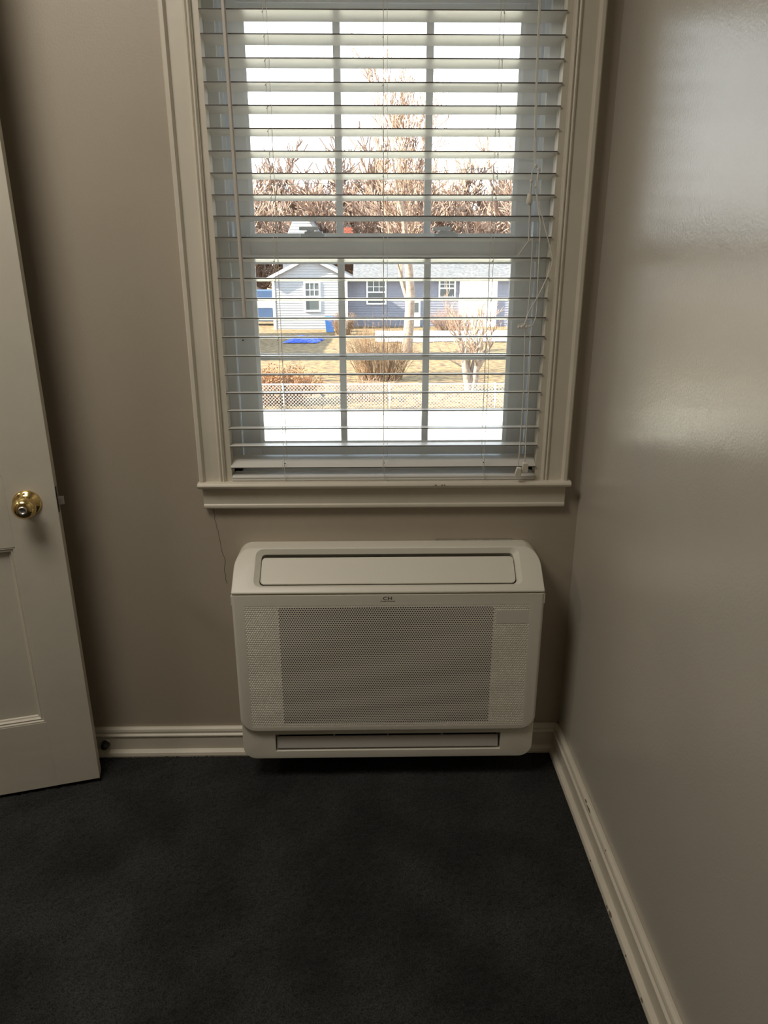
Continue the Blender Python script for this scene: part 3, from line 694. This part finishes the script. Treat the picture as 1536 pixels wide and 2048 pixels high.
# ---- small yard things
b = MB(); V = []; nn = 14
for j in range(nn+1):
    for i in range(nn+1):
        u, v = i/nn, j/nn; rim = sin(pi*u)**.5*sin(pi*v)**.5 if 0 < u < 1 and 0 < v < 1 else 0
        V.append((-6.0+2.3*u+random.uniform(-.1, .1)+.35*v, 47.2+2.6*v+random.uniform(-.1, .1), G+.03+.40*rim*random.uniform(.5, 1)))
b.add(V, [(j*(nn+1)+i, j*(nn+1)+i+1, (j+1)*(nn+1)+i+1, (j+1)*(nn+1)+i) for j in range(nn) for i in range(nn)], 0, False)
tag(b.build('tarp', m_tarp), 'crumpled bright blue tarp lying on the grass before the white house', 'tarp')
for k, x in enumerate((-3.35, -2.55)):
    bn = tag(empty('bin', (x, 56.5, G)), ('left' if k == 0 else 'right')+' of the two dark blue wheeled bins standing at the corner of the white house', 'bin', 'blue bins')
    MB().add([(-.28, -.3, 0), (.28, -.3, 0), (.28, .3, 0), (-.28, .3, 0), (-.36, -.38, 1.1), (.36, -.38, 1.1), (.36, .38, 1.1), (-.36, .38, 1.1)], [(0, 3, 2, 1), (4, 5, 6, 7), (0, 1, 5, 4), (1, 2, 6, 5), (2, 3, 7, 6), (3, 0, 4, 7)]).build('body', m_bin, bn)
    MB().box((-.38, -.42, 1.1), (.38, .42, 1.17)).build('lid', m_bin, bn)
# added, unseen garage just left of the view; it throws its shade over the grass before the house
blk = tag(empty('garage', (-14.2, 46.5, G)), 'brown gabled garage standing left of the white house, outside the window view', 'garage')
MB().box((-3.8, -8, 0), (3.8, 6.5, 4.4)).build('wall', mat('brown_board', (.20, .14, .10), .8, var=.1), blk)
MB().prism([(-4.2, 4.3), (0, 7.2), (4.2, 4.3), (4.2, 4.15), (0, 7.0), (-4.2, 4.15)], (0, -8.4, 0), (1, 0, 0), (0, 0, 1), (0, 15.3, 0)).build('roof', m_roof, blk)  # roof of the added, unseen garage
# parked vehicle at the left edge of the view
veh = tag(empty('parked_van', (-9.6, 64, G)), 'blue and white parked van half hidden at the left window edge', 'van')
MB().prism([(-2.4, .35), (2.4, .35), (2.4, 2.3), (1.9, 3.0), (-2.4, 3.0)], (0, -.9, 0), (1, 0, 0), (0, 0, 1), (0, 1.8, 0)).build('body', m_car, veh, bevel=.08)
MB().box((-2.3, -.93, 1.5), (1.2, -.90, 2.3)).build('side_panel', m_htrim, veh)
for x in (-1.5, 1.5): MB().lathe([(0, .38), (.22, .38)], (x, -.95, .38), (0, 1, 0), 18).build('wheel', m_rubber, veh)
# bird feeder stake by the fence
fd = tag(empty('yard_stake', (-1.75, 22.75, G)), 'thin dark garden stake standing on the lawn left of the fence', 'garden stake')
MB().tube([(0, 0, 0), (.02, 0, .55)], .014, 6).build('rod', m_wire, fd); MB().prism([(-.10, .08), (.10, .02), (0, -.06)], (.02, 0, .58), (1, 0, 0), (0, 0, 1), (0, .06, 0)).build('top', m_wire, fd)
# overhead wires
for k, (z0, z1, y, sg) in enumerate(((6.2, 9.2, 50, .5), (5.9, 7.6, 46, .4))):
    P_ = [(-30+60*i/30, y+.02*i, z0+(z1-z0)*i/30-sg*4*(i/30)*(1-i/30)) for i in range(31)]
    tag(MB().tube(P_, .022, 4).build('overhead_wire', m_wire), ('upper' if k == 0 else 'lower')+' of two thin overhead wires crossing the sky before the trees', 'wire', 'overhead wires')

# ---- bare trees
def grow(b, p, d, L, r, lev, rnd, spread=.55, maxlev=6, up=.12, kids=(2, 4), twig=None, minr=.006):
    segs = 3 if lev < 3 else 2; pts = [p.copy()]; rr = [r]
    q = p.copy(); dd = d.copy()
    for i in range(segs):
        dd = (dd+Vector((rnd.gauss(0, .13), rnd.gauss(0, .13), rnd.gauss(0, .08)+up*.5))).normalized()
        q = q+dd*(L/segs); pts.append(q.copy()); rr.append(max(minr, r*(1-.35*(i+1)/segs)))
    n = 8 if lev == 0 else 6 if lev == 1 else 4 if lev == 2 else 3
    b.tube(pts, rr, n, mi=0 if lev < 3 else 1, smooth=lev < 3, cap=False)
    if lev >= maxlev: return
    k = rnd.randint(*kids)
    for c in range(k):
        t_ = rnd.uniform(.35, 1) if c else 1.0; idx = min(int(t_*segs), segs)
        base = pts[idx] if c else pts[-1]
        ax = dd.orthogonal().normalized(); ax = Matrix.Rotation(rnd.uniform(0, 2*pi), 3, dd) @ ax
        a = rnd.uniform(.5, 1.2)*spread*(1 if c else .45)
        nd = (dd*cos(a)+ax*sin(a)); nd = (nd+Vector((0, 0, up))).normalized()
        grow(b, base, nd, L*rnd.uniform(.62, .85), rr[idx]*rnd.uniform(.55, .75)*(1.15 if not c else 1), lev+1, rnd, spread, maxlev, up, kids, twig, minr)
def tree(name, loc, label, seed, H, r, stems=1, maxlev=6, spread=.55, kids=(2, 4), mats=None, group=None, lean=.0, up=.12, L0=None, minr=.006, sd=None, cat='tree'):
    rnd = random.Random(seed); t_ = tag(empty(name, loc), label, cat, group)
    bt = MB()
    for s in range(stems):
        d = Vector(sd[s]) if sd else Vector((rnd.gauss(0, .05)+lean, rnd.gauss(0, .05), 1)); d.normalize()
        grow(bt, Vector((0, 0, -.05)) if stems == 1 else Vector((rnd.uniform(-.1, .1), 0, -.05)), d, L0 or H*.28, r, 0, rnd, spread, maxlev, up, kids, minr=minr)
    # trunk and twigs are split into two parts by material
    trunk = MB(); tw = MB()
    for dst, mi in ((trunk, 0), (tw, 1)):
        used = {}
        for f, m_, s_ in zip(bt.f, bt.m, bt.sm):
            if m_ != mi: continue
            nf = []
            for i in f:
                if i not in used: used[i] = len(dst.v); dst.v.append(bt.v[i])
                nf.append(used[i])
            dst.f.append(tuple(nf)); dst.m.append(0); dst.sm.append(s_)
    mats = mats or (m_bark, m_twig)
    trunk.build('trunk', mats[0], t_)
    if tw.f: o = tw.build('twigs', mats[1], t_); o['kind'] = 'stuff'
    return t_
tree('bare_tree', (2.0, 41, G), 'tall bare tree rising at the centre before the white house', 11, 17, .33, maxlev=7, spread=.64, kids=(2, 4), L0=5.1, minr=.022, up=.22)
tree('bare_tree', (-5.6, 30, G), 'bare tree at the left edge of the window, its twigs against the sky', 5, 13, .16, maxlev=6, spread=.5, L0=3.6, minr=.014, kids=(2, 4))
tree('bare_tree', (8.6, 38, G), 'slender bare tree at the right edge of the window, reaching left', 23, 14, .17, maxlev=6, spread=.6, L0=3.6, minr=.015, kids=(2, 4), lean=-.1)
tree('small_tree', (3.95, 27.3, G), 'small smooth-barked tree forking into pale stems behind the fence', 8, 4, .17, stems=3, maxlev=5, spread=.5, L0=1.55, sd=((-.28, 0, 1), (.42, .1, 1), (.08, .1, 1)), minr=.008, kids=(2, 3))
# treeline: three grown models shared by many trees
m_far = (mat('far_bark', (.20, .15, .12), .9), mat('far_twigs', (.25, .165, .12), .9, var=.2, vscale=.3))
protos = [tree('treeline_tree', (0, 0, G), 'pale brown bare tree in the distant treeline', 40+k, 15, .22, maxlev=6, spread=.70, kids=(3, 4), L0=3.6, minr=.050, mats=m_far, group='bare trees in the distant treeline') for k in range(3)]
rt = random.Random(77); first = [True]*3
for i in range(54):
    k = i % 3; x = -38+78*(i/53)+rt.uniform(-2, 2); y = rt.choice((88, 100, 116, 130))+rt.uniform(-5, 5); sc = rt.uniform(1.15, 1.7)*(y/105)
    if first[k]: o = protos[k]; first[k] = False
    else:
        o = protos[k].copy(); C.objects.link(o)
        for c_ in protos[k].children: d_ = c_.copy(); C.objects.link(d_); d_.parent = o
    o.location = (x, y, G); o.scale = (sc*1.15, sc*1.15, sc); o.rotation_euler = (0, 0, rt.uniform(0, 6.28))

# ---- shrubs
def shrub(name, loc, label, seed, rx, ry, h, n, m_s, leaf=None, nl=0, ls=.06):
    rnd = random.Random(seed); t_ = tag(empty(name, loc), label, 'shrub')
    b = MB(); tips = []
    for i in range(n):
        a = rnd.uniform(0, 2*pi); rr = rnd.random()**.5
        p0 = Vector((rx*.55*rr*cos(a), ry*.55*rr*sin(a), 0)); hh = h*rnd.uniform(.55, 1)*(1-.35*rr*rr)
        p3 = Vector((rx*rr*cos(a)+rnd.gauss(0, .12), ry*rr*sin(a)+rnd.gauss(0, .12), hh)); p1 = p0.lerp(p3, .5)+Vector((rnd.gauss(0, .06), rnd.gauss(0, .06), .1))
        b.tube([p0, p1, p3], [.013, .009, .005], 3, cap=False); tips.append((p0, p1, p3))
        for q in range(4):
            s = p1.lerp(p3, rnd.uniform(-.6, .9)); e = s+Vector((rnd.gauss(0, .22), rnd.gauss(0, .22), abs(rnd.gauss(.12, .16)))); b.tube([s, e], [.006, .004], 3, cap=False)
    o = b.build('stems', m_s, t_); o['kind'] = 'stuff'
    if leaf:
        b = MB()
        for i in range(nl):
            p0, p1, p3 = rnd.choice(tips); s = p0.lerp(p1, rnd.random()) if rnd.random() < .3 else p1.lerp(p3, rnd.random()); s = s+Vector((rnd.gauss(0, .12), rnd.gauss(0, .12), rnd.gauss(0, .08)))
            a = Vector((rnd.gauss(0, 1), rnd.gauss(0, 1), rnd.gauss(0, 1))).normalized()*ls; c_ = a.orthogonal().normalized()*ls*.5
            b.add([s-a, s+c_, s+a, s-c_], [(0, 1, 2, 3)])
        o = b.build('leaves', leaf, t_); o['kind'] = 'stuff'
    return t_
shrub('leafy_shrub', (-3.7, 24.6, G), 'broad shrub of rust-orange dry leaves behind the left end of the pale lawn', 3, 1.9, .9, 1.45, 260, m_twig2, m_leafo, 6500, .05)
shrub('twiggy_shrub', (.35, 30.5, G), 'dense tan leafless shrub in the middle of the yard before the house', 6, 1.75, 1.2, 2.9, 260, m_twig2)
shrub('twiggy_shrub', (-2.2, 54, G), 'leafless pale shrub against the white house beside the blue bins', 9, 1.0, .8, 2.2, 160, m_twig2)
shrub('twiggy_shrub', (6.4, 57.5, G), 'dark leafless shrub under the right windows of the white house', 12, 2.2, 1.0, 2.0, 300, m_twig)
shrub('twiggy_shrub', (-.3, 25.2, G), 'low reddish thicket behind the fence left of its middle post', 15, 1.3, .6, .9, 70, m_twig)
